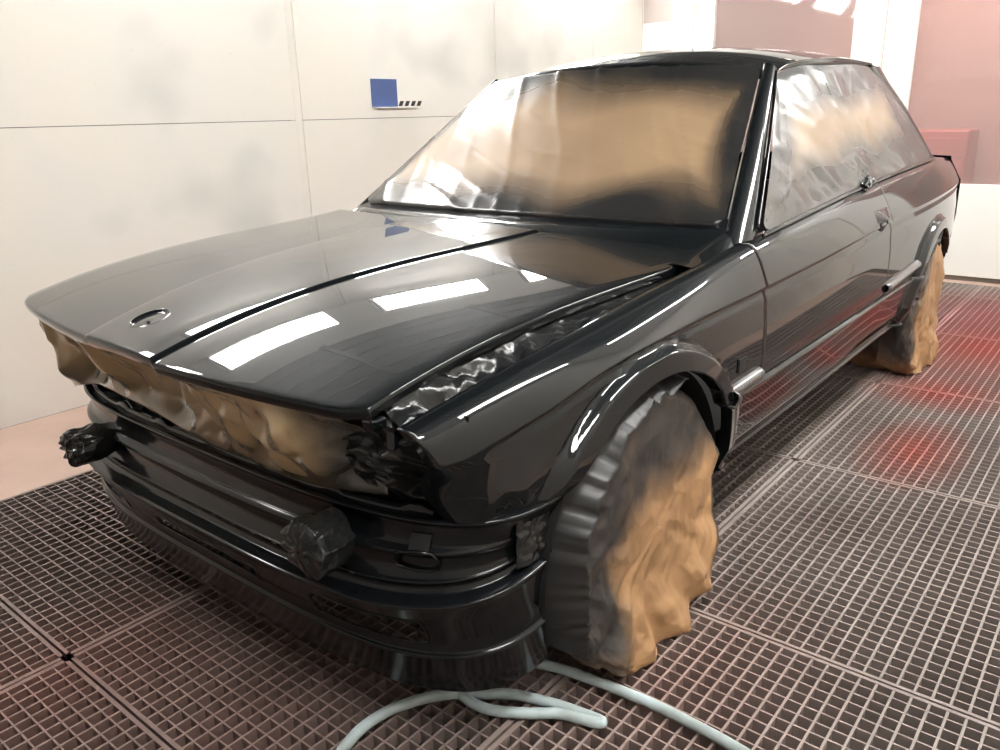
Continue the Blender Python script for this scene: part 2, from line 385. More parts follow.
def side_panel(name, x0, x1, nx, s, parent, zb=.50, flange=True, **k):
    P = []; xs = [x1+(x0-x1)*i/nx for i in range(nx+1)]
    for x in xs:
        sy, sz, cz = syf(x), szf(x), czf(x); col_ = []
        fy = side_pt(x, sz, 1).y
        col_.append(Vector((x, s*(fy-.042), sz-.035))); col_.append(Vector((x, s*(fy-.040), sz+.001)))
        col_.append(Vector((x, s*(fy-.034), sz+.006))); col_.append(Vector((x, s*(fy-.012), sz+.004)))
        zz = [sz-.001, sz-.006, sz-.014]+[lerp(sz-.014, cz, t) for t in (.2, .4, .6, .8, .93, 1)]+[cz-.005, cz-.010, cz-.02, cz-.03]
        b = arch_z(x, zb); n = 26
        zz += [lerp(cz-.03, b, i/n) for i in range(1, n+1)]
        for z in zz: col_.append(side_pt(x, z, s))
        col_[4].y = s*(fy-.003); col_[5].y = s*(fy+.002)
        e = col_[-1]; on_arch = b > zb+1e-6
        col_.append(Vector((e.x, e.y-s*.006, e.z-(0 if on_arch else .0)))); col_.append(Vector((e.x, e.y-s*.035, e.z)))
        P.append(col_)
    if flange:
        P = [[v+Vector((0, -s*.02, 0)) for v in P[0]], [v.copy() for v in P[0]]]+P+[[v.copy() for v in P[-1]], [v+Vector((0, -s*.02, 0)) for v in P[-1]]]
    return grid(name, P, PAINT, parent, flip=(s > 0), **k)
for s in (1, -1):
    side_panel('fender', -.512, .655, 110, s, car)
    side_panel('door', -1.722, -.5155, 60, s, car)
    side_panel('quarter_panel', -3.43, -1.726, 120, s, car)
    # rocker below the doors
    P = []
    for i in range(81):
        t = i/80; colm = []
        for z in (.4995, .496, .491, .487, .46, .42, .38, .36, .34, .32, .305, .300, .296, .292, .289, .285, .278, .268):
            xa = AX-math.sqrt(max(0, AR*AR-(z-AZ)**2)); xb = RX+math.sqrt(max(0, AR*AR-(z-AZ)**2))
            x = lerp(xa, xb, t); colm.append(Vector((x, s*ysurf(x, z), z)))
        P.append(colm)
    P = [[v+Vector((0, -s*.03, 0)) for v in P[0]], [v.copy() for v in P[0]]]+P
    grid('rocker_panel', P, PAINT, car, flip=(s > 0))
    # wheel wells
    for cx in (AX, RX):
        P = []
        for i in range(33):
            a = PI*i/32
            P.append([Vector((cx+math.cos(a)*(AR+.004), s*y, AZ+math.sin(a)*(AR+.004))) for y in (.80, .7, .6, .5)]+[Vector((cx+math.cos(a)*.02, s*.5, AZ+math.sin(a)*.02))])
        grid('wheel_well', P, PRIMER, car, flip=(s < 0))
    # wheels inside the wraps
    for cx in (AX-.02, RX):
        P = []
        for i in range(49):
            a = 2*PI*i/48
            P.append([Vector((cx+math.cos(a)*r, s*y, .30+math.sin(a)*r)) for r, y in ((.03, .76), (.16, .755), (.17, .765), (.2, .775), (.26, .77), (.285, .755), (.29, .72), (.29, .62), (.27, .58), (.03, .58))])
        grid('wheel', P, RUBBER, car)
# underbody closing the car from below
boxes('underbody', [(-3.3, -.70, .27, -2.97, .70, .30), (-2.97, -.48, .27, -2.1, .48, .30), (-2.13, -.70, .268, -.36, .70, .30), (-.36, -.48, .25, .46, .48, .30), (-.40, -.62, .30, -.36, .62, .78), (-2.2, -.66, .30, -2.16, .66, .88)], PRIMER, car)

# ---- bonnet
HP = dict(F=.766, R=.8885, K=.0352, K3=.011, D=.0259, wf=.6584, wr=.7294, roll=-.0215, x0=.7697, kx=.180, yo=-.023, b0=.1306, b1=.2355, bk=-.0017); HL = 1.12
def hood_b(s): return HP['b0']+(HP['b1']-HP['b0'])*s+HP['bk']*4*s*(1-s)
def hood_w(s): return HP['wf']+(HP['wr']-HP['wf'])*s
def hood_z(s, y):
    z = HP['F']+(HP['R']-HP['F'])*s+HP['K']*4*s*(1-s)+HP['K3']*s*(1-s)*(1-2*s)*8
    b = hood_b(s); a = abs(y); z -= .006*min(a/b, 1)**2
    if a > b: z -= (.0075 if y > 0 else .003)*sm((a-b)/.015)+HP['D']*((a-b)/(hood_w(s)-b))**1.5
    return z+HP['roll']*y
def hood_pt(sn, y):
    x = HP['x0']-HP['kx']*y*y-sn*HL
    # bonnet corners rounded at the front
    a = abs(y)
    if a > .60: x -= .02*((a-.60)/.06)**2*(1-sn)
    return Vector((x, y+HP['yo'], hood_z((HP['x0']-x)/HL, y)))
BC = hood_pt(.088, -.040); BR = .041      # centre and radius of the round badge recess
sns = sorted([i/90 for i in range(91) if abs(i/90-.085) > .047]+[.085+k*.0018/HL for k in range(-29, 30)])
P = []
for sn in sns:
    b = hood_b(sn); row = []
    fine = [k*.0018 for k in range(0, 53)]
    half = fine+[lerp(.096, b-.004, t/5) for t in range(6)]+[b, b+.003, b+.006, b+.009, b+.012, b+.015, b+.02]+[lerp(b+.02, hood_w(sn)-.005, t/14) for t in range(1, 15)]
    ys_ = [-q for q in reversed(half[1:])]+half
    for y in ys_:
        q = hood_pt(sn, y); r = math.hypot(q.x-BC.x, q.y-BC.y)
        if r < BR+.004:
            q.z += .0010*sm((BR+.004-r)/.004) if r > BR else .0010-.0065*sm((BR-r)/.004)+.0025*(1-r/BR)
        row.append(q)
    for sg in (-1, 1):
        e = hood_pt(sn, sg*hood_w(sn)*.9985); t = [Vector((e.x, e.y+sg*.002, e.z-.006)), Vector((e.x, e.y, e.z-.022)), Vector((e.x, e.y-sg*.02, e.z-.024))]
        row = t[::-1]+row if sg < 0 else row+t
    P.append(row)
fr0 = P[0]; nose = []
for dx, dz in ((.004, -.003), (.0055, -.010), (.002, -.022), (-.006, -.026), (-.03, -.026)):
    nose.append([v+Vector((dx, 0, dz)) for v in fr0])
rear = [[v+Vector((-.003, 0, -.004)) for v in P[-1]], [v+Vector((-.002, 0, -.02)) for v in P[-1]]]
P = nose[::-1]+P+rear
hood = grid('hood', P, PAINT, car, flip=True)
for dx, dy in ((-.014, -.019), (.014, .019)):
    boxes('badge_hole', [(BC.x+dx-.003, BC.y+dy-.003, BC.z-.012, BC.x+dx+.003, BC.y+dy+.003, BC.z-.0025)], PRIMER, car, bevel=.001)

# ---- front apron (lofted levels wrapping round the nose)
lev = [(.112, .622, .765, .02), (.115, .634, .775, .02), (.118, .637, .778, .02), (.160, .645, .784, .03), (.197, .652, .789, .045), (.2015, .657, .793, .045), (.206, .658, .794, .045), (.210, .655, .791, .045), (.213, .649, .785, .045),
       (.232, .652, .786, .047), (.244, .656, .787, .048), (.275, .669, .789, .05), (.290, .676, .790, .052), (.318, .690, .794, .055), (.326, .698, .799, .055), (.331, .700, .800, .055), (.3345, .698, .799, .055), (.3365, .692, .793, .055), (.338, .672, .775, .055), (.340, .664, .768, .055),
       (.358, .660, .766, .05), (.360, .666, .771, .05), (.364, .667, .7725, .05), (.368, .666, .772, .05), (.370, .658, .767, .048),
       (.395, .650, .770, .035), (.415, .647, .773, .025), (.419, .656, .774, .02), (.4245, .6645, .775, .02), (.4295, .667, .776, .02), (.4345, .6645, .777, .015), (.440, .656, .778, .01), (.445, .647, .779, .01),
       (.470, .643, .786, 0), (.488, .645, .795, 0), (.4925, .650, .798, 0), (.4965, .653, .800, 0), (.500, .653, .800, 0), (.5025, .648, .798, 0), (.5015, .633, .780, 0), (.49, .61, .76, 0)]
def lev_rise(x, x0, rise): return rise*max(0, min(1, (x0-.03-x)/(x0-.40)))
def lev_path(z, x0, ys, rise, n=180):
    xe = AX+math.sqrt(max(0.0001, AR*AR-(z-AZ)**2))-.004
    xe = max(xe, FXS+.004)
    dense = []
    for i in range(601):
        a = PI/2*i/600
        dense.append((FXS+(x0-FXS)*math.cos(a)**(2/FP), ys*math.sin(a)**(2/FP)))
    dense = [p for p in dense if p[0] >= xe]
    full = [(x, -y) for x, y in reversed(dense[1:])]+dense
    Ls = [0]
    for i in range(1, len(full)): Ls.append(Ls[-1]+math.hypot(full[i][0]-full[i-1][0], full[i][1]-full[i-1][1]))
    out = []; k = 0
    for i in range(n+1):
        t = Ls[-1]*i/n
        while k < len(Ls)-2 and Ls[k+1] < t: k += 1
        u = (t-Ls[k])/(Ls[k+1]-Ls[k]); x_ = lerp(full[k][0], full[k+1][0], u); out.append(Vector((x_, lerp(full[k][1], full[k+1][1], u), z+lev_rise(x_, x0, rise))))
    return out
P = [lev_path(*l) for l in lev]
# openings: centre slot, and one trapezoid duct each side
def apron_skip(i, j):
    z = .5*(lev[i][0]+lev[i+1][0]); y = .25*(P[i][j].y+P[i][j+1].y+P[i+1][j].y+P[i+1][j+1].y); a = abs(y)
    if .244 < z < .275 and a < .205: return True
    if .232 < z < .290 and .385 < a < .655: return not (z > .275 and a < .42)
    return False
apr = grid('front_apron', P, MIST, car, skip=apron_skip, flip=False, thick=.004, off=-1)
# beads round the openings
def apron_at(y, z, push=0):
    for i in range(len(lev)-1):
        if lev[i][0] <= z <= lev[i+1][0]: break
    t = (z-lev[i][0])/(lev[i+1][0]-lev[i][0]); x0 = lerp(lev[i][1], lev[i+1][1], t); ys = lerp(lev[i][2], lev[i+1][2], t)
    q = (1-min(abs(y)/ys, .9999)**FP)**(1/FP)
    x_ = FXS+(x0-FXS)*q; return Vector((x_+push, y, z+lev_rise(x_, x0, lerp(lev[i][3], lev[i+1][3], t))))
def ring(name, pts, r, rec=0, **k):
    pts = pts+[pts[0]]
    return tube(name, pts, r, PAINT, car, seg=6, sub=2, **k)
ring('slot_rim', [apron_at(y, .2435, .001) for y in [lerp(-.205, .205, i/14) for i in range(15)]]+[apron_at(y, .2755, -.001) for y in [lerp(.205, -.205, i/14) for i in range(15)]], .0026)
for s in (1, -1):
    ring('slot_rim', [apron_at(s*y, .2325, .001) for y in [lerp(.385, .645, i/10) for i in range(11)]]+[apron_at(s*.654, .245, 0), apron_at(s*.654, .278, 0)]+[apron_at(s*y, .2905, -.001) for y in [lerp(.645, .42, i/8) for i in range(9)]]+[apron_at(s*.385, .262, -.001)], .0026)
# black hole + tow flap pressed in the apron, raised rib pieces
for s in (1,):
    V = [apron_at(.628, .468, .0022), apron_at(.664, .468, .0022), apron_at(.664, .436, .0022), apron_at(.628, .436, .0022)]
    obj('lamp_bracket_hole', V, [(0, 1, 2, 3)], PRIMER, car, smooth=False, thick=.003, off=0)
    ring('tow_flap', [apron_at(.598, .396, .005), apron_at(.603, .420, .004), apron_at(.615, .434, .004), apron_at(.672, .434, .004), apron_at(.674, .394, .005), apron_at(.64, .389, .005)], .0036)
    # small dashes on the ledge rib
for k in range(-20, 24):
    if k % 3: continue
    p = apron_at(k*.024, .364, .0008); boxes('rib_clip', [(p.x-.003, p.y-.006, p.z-.0015, p.x+.001, p.y+.006, p.z+.0015)], TAPE, car)
# headlight-panel crossmember and brackets behind the apron edge
P = []
for i in range(61):
    y = lerp(-.66, .66, i/60); x = apron_at(y, .50).x-.035
    n = noise.noise(Vector((y*9, 1, 0)))*.004-.014+(.010 if math.sin(y*31+1) > .86 else 0)
    P.append([Vector((x+.012, y, .495)), Vector((x+.012, y, .520+n)), Vector((x+.004, y, .526+n)), Vector((x-.012, y, .522+n)), Vector((x-.03, y, .50)), Vector((x-.12, y, .44))])
grid('front_crossmember', P, PAINT, car, flip=True)
for (y, wd, h) in ((-.43, .03, .05), (-.36, .02, .04), (-.22, .035, .045), (-.10, .02, .035), (.02, .05, .05), (.13, .02, .06), (.22, .03, .03), (.4, .03, .05)):
    x = apron_at(y, .50).x-.05; h *= .45; boxes('grille_bracket', [(x-.030, y-wd/2, .48, x-.024, y+wd/2, .50+h)], PAINT, car, bevel=.002)
# dark engine-bay bulkhead so nothing shows through the nose
P = []
for i in range(21):
    y = lerp(-.66, .66, i/20); x = .55-.2*y*y
    P.append([Vector((x, y, .30)), Vector((x, y, .55)), Vector((x-.02, y, .66)), Vector((-.3, y, .76))])
grid('engine_bay_tray', P, PRIMER, car)

# ---- greenhouse
def rail_z(x): return hermite([-2.40, -2.2, -1.72, -1.3, -1.113], [1.338, 1.352, 1.352, 1.328, 1.300])(x)
def roof_pt(x, t):   # t -1..1 across
    ye = hermite([-2.4, -2.0, -1.5, -1.1], [.545, .56, .565, .548])(x)
    c = hermite([-2.40, -2.0, -1.5, -1.2, -1.10], [.062, .068, .065, .055, .045])(x)
    y = ye*t; a = abs(t)
    return Vector((x, y, rail_z(x)+c*(1-a**2.6)))
P = []
for i in range(41):
    x = lerp(-1.10, -2.38, i/40); bow = .035
    row = []
    for j in range(41):
        t = lerp(-1, 1, j/40); xx = x+(bow*(1-t*t))*(1-i/40)*1.0; row.append(roof_pt(x, t)+Vector((xx-x, 0, 0)))
    row = [row[0]+Vector((0, -.004, -.012)), row[0]+Vector((0, -.010, -.004))]+row+[row[-1]+Vector((0, .010, -.004)), row[-1]+Vector((0, .004, -.012))]
    P.append(row)
P = [[v+Vector((.012, 0, -.022)) for v in P[0]], [v+Vector((.012, 0, -.010)) for v in P[0]]]+P
grid('roof', P, PAINT, car, flip=True, thick=.003)
# windscreen corner functions: u across -1..1, v up 0..1
def ws(u, v, push=0):
    yb_, yt = .712, .546; y = lerp(yb_, yt, v)*u
    bow = .045*(1-u*u)
    x = lerp(-.525, -1.115, v)+bow; z = lerp(.893, 1.318+.022*(1-u*u), v)
    n = Vector((.41, 0, .60)).normalized()
    return Vector((x, y, z))+n*push
def pillar(name, A, B, s, C=None, n=14, m=PAINT):
    P = []
    for i in range(n+1):
        t = i/n; a = Vector(A[0]).lerp(Vector(A[1]), t); b = Vector(B[0]).lerp(Vector(B[1]), t)
        if C: q = Vector(C)*math.sin(PI*t); a += q; b += q
        out = Vector((.25, .9, .4)).normalized()
        row = []
        for k in range(7):
            u = k/6; row.append(a.lerp(b, u)+out*.015*math.sin(PI*u)**.7)
        row = [a+Vector((-.02, -.02, -.03))]+row+[b+Vector((-.02, -.03, -.01))]
        P.append([Vector((v.x, s*v.y, v.z)) for v in row])
    return grid(name, P, m, car, flip=(s < 0))
for s in (1, -1):
    pillar('windscreen_pillar', (ws(1.0, -.10), ws(1.0, 1.02)), ((-.590, .768, .858), (-1.155, .567, 1.298)), s)
    # rain gutter line beside the pillar
    tube('rain_gutter', [(-.60, s*.764, .885), (-.80, s*.698, 1.035), (-1.0, s*.629, 1.185), (-1.125, s*.582, 1.283), (-1.16, s*.572, 1.302), (-1.32, s*.570, 1.331), (-1.75, s*.571, 1.355), (-2.2, s*.564, 1.350)], .0055, PAINT, car, seg=8)
    # rear pillar
    P = []
    prof = [(-2.14, .566, 1.335, -2.40, .545, 1.335), (-2.27, .592, 1.265, -2.50, .560, 1.27), (-2.44, .632, 1.17, -2.64, .60, 1.17), (-2.60, .680, 1.06, -2.78, .635, 1.05), (-2.70, .718, .965, -2.92, .665, .945), (-2.74, .735, .925, -3.0, .68, .92)]
    for (x0, y0, z0, x1, y1, z1) in prof:
        a = Vector((x0, s*y0, z0)); b = Vector((x1, s*y1, z1)); row = []
        for k in range(9):
            u = k/8; row.append(a.lerp(b, u)+Vector((-.1, s*.9, .3))*.03*math.sin(PI*u)*.8)
        P.append([a+Vector((.0, -s*.03, 0))]+row+[b+Vector((.0, -s*.04, -.02))])
    grid('rear_pillar', P, PAINT, car, flip=(s > 0))
# scuttle between bonnet and windscreen
P = []
for i in range(41):
    y = lerp(-.72, .72, i/40); a = abs(y)/.72
    hb = hood_pt(1.0, max(-.72, min(.72, y-HP['yo']))); zc = hb.z if a < .9 else lerp(hb.z, .84, (a-.9)/.1)
    wb = ws(max(-1, min(1, y/.70)), -.02)
    p0 = Vector((hb.x+.02, y, zc-.03)); p1 = Vector((hb.x-.006, y, zc-.012)); p2 = Vector((hb.x-.02, y, zc-.003)); p4 = Vector((wb.x, y, wb.z)); p3 = (p2+p4)/2+Vector((0, 0, .006))
    P.append([p0, p1, p2, p2.lerp(p3, .5), p3, p3.lerp(p4, .5), p4, ws(max(-1, min(1, y/.70)), .06, -.01)])
grid('scuttle_panel', P, PAINT, car, flip=True)
for s in (1, -1):   # corner piece between scuttle, wing and pillar
    P = []
    for i in range(13):
        t = i/12; x = lerp(-.27, -.60, t)
        yi = lerp(.66, .712, min(1, t*1.6)); sy, sz = syf(x), szf(x)
        zi = lerp(.835, .893, sm(t*1.1)) if t < .8 else .893
        P.append([Vector((x, s*(yi-.02), zi-.02)), Vector((x, s*yi, zi-.004)), Vector((x, s*lerp(yi, sy-.03, .5), lerp(zi, sz, .5)+.004)), Vector((x, s*(sy-.036), sz+.004))])
    grid('wing_corner', P, PAINT, car, flip=(s > 0))
# boot lid, tail panel
P = []
for i in range(25):
    x = lerp(-2.86, -3.425, i/24); row = []
    for j in range(25):
        t = lerp(-1, 1, j/24); row.append(Vector((x, t*(syf(x)-.03), szf(x)+.004+.03*(1-abs(t)**3))))
    P.append(row)
grid('boot_lid', P, PAINT, car, flip=True)
P = []
for j in range(25):
    t = lerp(-1, 1, j/24); row = []
    for (x, z) in ((-3.42, .925), (-3.435, .90), (-3.45, .80), (-3.44, .62), (-3.43, .50), (-3.40, .40), (-3.38, .34)):
        row.append(Vector((x, t*(ysurf(-3.43, min(z, .90))+.002), z if z < .9 else szf(-3.43)+.012+.02*(1-t*t)-(.0 if z > .91 else .02))))
    P.append(row)
grid('tail_panel', P, PAINT, car, flip=False)
# door handle recess, mirror mount remnants, side trims
def side_at(x, z, push=0): v = side_pt(x, z); v.y += push; return v
P = []
for i in range(13):
    x = lerp(-1.54, -1.70, i/12); e = math.sin(PI*i/12)
    P.append([side_at(x, .835, .0005), side_at(x, .828, .006*e), side_at(x, .818, .012*e), side_at(x, .806, .016*e), side_at(x, .798, .012*e), side_at(x, .795, .001)])
grid('door_handle', P, PAINT, car, flip=True)
P = []
for i in range(13):
    x = lerp(-1.56, -1.66, i/12); e = math.sin(PI*i/12)
    P.append([side_at(x, .793, .0015), side_at(x, .785-.012*e, .0016), side_at(x, .778-.02*e, .0015)])
grid('handle_recess', P, PRIMER, car, flip=True)
def moulding(x0, x1, z0, z1):
    P = []; n = 40
    for i in range(n+1):
        t = i/n; x = lerp(x0, x1, t); z = lerp(z0, z1, t); e = .0012*(1 if i % 3 == 0 else 0)+.0012*noise.noise(Vector((x*60, 0, 0)))
        b = .008 if .02 < t < .98 else .0
        fl_ = -flare(x, z)*.7
        P.append([side_at(x, z-.019, -.002), side_at(x, z-.018, b), side_at(x, z-.010, b+.010+e), side_at(x, z, b+.013+e), side_at(x, z+.010, b+.010+e), side_at(x, z+.017, b), side_at(x, z+.018, -.002)])
    grid('side_moulding', P, MOULD, car, flip=False, label='ridged grey rubbing strip piece')
MOULD = mat('ridged_strip', (.10, .10, .10), .28, .4, .6, .1)
moulding(-.305, -.508, .512, .518); moulding(-1.74, -2.19, .525, .552)
boxes('indicator_hole', [(-.405, side_at(-.38, .575).y-.01, .556, -.360, side_at(-.38, .575).y+.004, .592)], PRIMER, car)
# window sill strip at the belt line
for s in (1, -1):
    tube('window_sill_strip', [(x, s*(syf(x)-.006), szf(x)+.010) for x in [lerp(-.60, -2.72, i/14) for i in range(15)]], .006, PAINT, car, seg=8)

# ================================================================== MASKING
# windscreen sheet
def sheet_spray(e, lo=.0, hi=.30): return 1-sm((e-lo)/(hi-lo))
P, SP = [], []
nu, nv = 110, 70
for i in range(nv+1):
    v = i/nv; row = []
    for j in range(nu+1):
        u = lerp(-1, 1, j/nu)
        # rounded corners
        ru = u*.988; rv = lerp(.008, .985, v)
        cu = max(0, abs(ru)-.90)/.10; cv = max(0, abs(rv-.5)-.42)/.08
        if cu > 0 and cv > 0 and cu*cu+cv*cv > 1:
            k = 1/math.hypot(cu, cv); ru = math.copysign(.90+.10*cu*k, ru); rv = .5+math.copysign(.42+.08*cv*k, rv-.5)
        edge = min(1-abs(ru), 1-abs(rv-.5)*2)
        p = ws(ru, rv)
        # long taut folds running diagonally from the corners
        f = 0
        for (a, b, c, d) in ((9, 5, .3, .0016), (17, 8, 1.9, .0011), (6, 15, 4.0, .0010)):
            w_ = a*p.y+b*p.z*1.6+c+1.6*noise.noise(Vector((p.y*2, p.z*2, c)))
            f += d*(1-abs(math.sin(w_*1.7)))**4*4.2*sm(.4+noise.noise(Vector((p.y*1.7, p.z*2.3, c+7))))
        g = .004*noise.noise(Vector((p.y*2.2, p.z*2.2, 3)))+.0018*noise.noise(Vector((p.y*8, p.z*8, 9)))
        rim = (.0035*max(0, 1-edge/.03)+.0014*noise.noise(Vector((p.y*40, p.z*40, 2))))*sm(1-edge/.06) if edge < .06 else 0
        p = ws(ru, rv, .006*sm(edge/.06)+f+g*sm(edge/.1)+rim+.002)
        row.append(p)
        ev = min((1-rv)*.42, rv*.52, (1-ru)*.95, (1+ru)*1.2)
        s_ = 1-sm((ev+.05*noise.noise(Vector((p.y*3, p.z*4, 5)))-.03)/.16)
        s_ = max(s_, .16+.3*noise.noise(Vector((p.y*3.2+4, p.z*5, 8)))+.12*sm(ru))
        SP.append(s_)
    P.append(row)
P2 = [[v+Vector((-.006, 0, -.012)) for v in P[0]]]+P
o = grid('windscreen_masking_sheet', P2, FILM, None, flip=False, spray=[1]*(nu+1)+SP)
tag(o, 'brown glossy masking sheet with dark sprayed edges stretched over the windscreen', 'masking sheet')
# side window sheet
WB0 = [(-.615, .762, .890), (-1.2, .752, .893), (-1.7, .748, .915), (-2.2, .742, .935), (-2.70, .732, .945)]
bot = hermite([2.70, 1.56, .94, .615][::-1], [.952, .918, .887, .866][::-1])
def swin(u, v):   # u front->rear, v bottom->top
    xb = lerp(-.598, -2.715, u); xt = lerp(-1.150, -2.19, u); x = lerp(xb, xt, v)
    zb = bot(-xb); yb_ = syf(xb)-.012; zt = rail_z(max(-2.3, xt))-.014 if u < 1 else rail_z(-2.17)-.014; yt = .563
    if u < .1 and False: zt -= 0
    return Vector((x, lerp(yb_, yt, v)+.012*math.sin(PI*v), lerp(zb, zt, v)))
P, SP = [], []
nu, nv = 120, 60
for i in range(nv+1):
    v = i/nv; row = []
    for j in range(nu+1):
        u = j/nu; ru, rv = u, v
        cu = max(0, abs(ru-.5)-.45)/.05; cv = max(0, abs(rv-.5)-.40)/.10
        if cu > 0 and cv > 0 and math.hypot(cu, cv) > 1:
            k = 1/math.hypot(cu, cv); ru = .5+math.copysign(.45+.05*cu*k, ru-.5); rv = .5+math.copysign(.40+.10*cv*k, rv-.5)
        p = swin(ru, rv); e = min(ru, 1-ru, rv*.7, (1-rv)*.7)
        # folds radiating from the crumpled knot above the door shut line
        kx, kz = -1.62, .945; dx, dz = p.x-kx, p.z-kz; r = math.hypot(dx, dz); a = math.atan2(dz, dx)
        f = .006*(1-abs(math.sin(a*9+2.5*noise.noise(Vector((r*3, a*2, 0))))))**3*math.exp(-r*3.5)*sm(r/.05)+.006*noise.noise(Vector(((p.x*.55-p.z*.84)*13, (p.x*.84+p.z*.55)*2.2, 4)))+.003*noise.noise(Vector(((p.x*.3-p.z*.95)*24, (p.x*.95+p.z*.3)*3, 9)))
        a2 = math.atan2(p.z-.87, p.x+.60)
        f += .007*(1-abs(math.sin(a2*9+1.2*noise.noise(p*4))))**3*math.exp(-abs(p.x+.6)*1.6)
        f += .010*noise.noise(p*3.2)+.0035*noise.noise(p*9)+.018*math.exp(-(r/.07)**2)*(1+crumple(p, 30))
        low = sm((.35-rv)/.35); f += .006*low*noise.noise(Vector((p.x*9, 0, p.z*22)))
        p.y += f*sm(e/.05)+.004
        row.append(p)
        s_ = 1-sm((min(ru*1.3, (1-ru)*1.0, (1-rv)*.50, rv*.45)+.05*noise.noise(p*4)-.09)/.14)
        SP.append(s_)
    P.append(row)
P2 = [[v+Vector((0, -.010, -.004)) for v in P[0]]]+P
o = grid('side_window_masking_sheet', P2, SIDEFILM, None, flip=True, spray=[1]*(nu+1)+SP)
V_, n_, m_ = [], 24, 40
for i in range(n_+1):
    for j in range(m_):
        th, ph = PI*i/n_, 2*PI*j/m_; d = Vector((math.cos(th), math.sin(th)*math.cos(ph), math.sin(th)*math.sin(ph)))
        k = 1+.9*folds(d, 2.2, 4)+.4*folds(d, 6, 6); V_.append(Vector((-1.60, .765, .925))+Vector((d.x*.055*k, d.y*.014*k, d.z*.020*k+d.x*-.012)))
kn = obj('gathered_knot', V_, [(i*m_+j, i*m_+(j+1) % m_, (i+1)*m_+(j+1) % m_, (i+1)*m_+j) for i in range(n_) for j in range(m_)], BLACKFOIL, o, label='dark crumpled knot of film')
tag(o, 'pale brown wrinkled masking film with silver-grey sprayed edges over the side windows', 'masking sheet')
# crumpled strip in the gap between bonnet and wing
P = []
for i in range(151):
    t = i/150; x = lerp(.640, -.47, t); row = []
    sn_ = max(0, min(1, (HP['x0']-HP['kx']*.43-x)/HL)); hp = hood_pt(sn_, hood_w(sn_))
    fy = side_pt(x, szf(x)).y-.042; fz = szf(x)-.002
    for j in range(17):
        u = j/16; y = lerp(hp.y-.02, fy+.003, u); z = lerp(hp.z-.022, fz-.004, u)
        d = (folds(Vector((x*lerp(.6, .12, sm(t*1.6)), y*1.4, 0)), 17, 1)*lerp(.042, .014, sm(t*1.5))+.005*folds(Vector((x*.6, y, 0)), 50, 2))*math.sin(PI*u)**.6*min(1, abs(fy-hp.y)/.03)
        row.append(Vector((x+.4*d, y, z-.010*math.sin(PI*u)*sm(t*4)+d)))
    P.append(row)
o = grid('black_masking_strip', P, BLACKFOIL, None, flip=True)
tag(o, 'crumpled black plastic strip packed between the bonnet edge and the near wing', 'masking strip')
# ---- paper over the engine bay, under the bonnet lip
P, SP = [], []
for i in range(181):
    t = i/180; y = lerp(-.690, .575, t); row = []
    top = hood_pt(0, y-HP['yo']); 
    zb = hermite([0, .1, .25, .42, .52, .7, .85, 1], [.500, .530, .540, .530, .512, .508, .508, .53])(t)
    for j in range(41):
        v = j/40; xt = top.x-.008; xb = apron_at(max(-.7, min(.7, y)), .50).x-.022+.045*sm((-y-.5)/.18)
        x = lerp(xt, xb, v); z = lerp(top.z-.024, zb, v)
        fold = sm(math.sin(PI*v)*1.3)
        d = .085*folds(Vector((y*1.0, z*.8, 0)), 5, 3)+.034*folds(Vector((y, z, 0)), 12, 8)
        bag = .035*math.exp(-((y-.36)/.16)**2)*math.sin(PI*v)
        x += d*fold-.03*fold*sm(t/.1)+bag
        row.append(Vector((x, y+.4*d*fold, z)))
        SP.append(max(0, min(1, .60*sm((v-.5)/.4)+.35*sm((.22-t)/.3)+.95*sm((t-.86)/.10)+.15*noise.noise(Vector((y*4, z*6, 0))))))
    P.append(row)
o = grid('engine_bay_masking_paper', P, KRAFT_G, None, flip=False, spray=SP, thick=.001)
tag(o, 'brown waxed masking paper crumpled under the bonnet front edge, covering the headlight and grille opening', 'masking paper')
# black crumpled plastic in the near headlight corner
P = []
for i in range(71):
    t = i/70; y = lerp(.50, .735, t); row = []
    for j in range(61):
        v = j/60
        top = hood_pt(0, min(.655, y-HP['yo'])); zt = lerp(top.z-.03, .70, sm((y-.6)/.1)); zb = lerp(.52, .505, t)
        xt = top.x-.03-.08*sm((y-.60)/.12); xb = apron_at(min(y, .70), .50).x-.035
        x = lerp(xt, xb, v); z = lerp(zt, zb, v)
        d = .10*folds(Vector((y, z, .3)), 11, 4)+.035*folds(Vector((y, z, .3)), 26, 6)
        x += d*sm(math.sin(PI*v)*1.5)*sm(math.sin(PI*min(1, t+.15))*2)-.01
        row.append(Vector((x, y+.3*d, z+.2*d)))
    P.append(row)
o = grid('headlight_masking_plastic', P, BLACKFOIL, None, flip=False)
tag(o, 'crumpled shiny black plastic filling the near headlight corner between paper and wing', 'masking plastic')
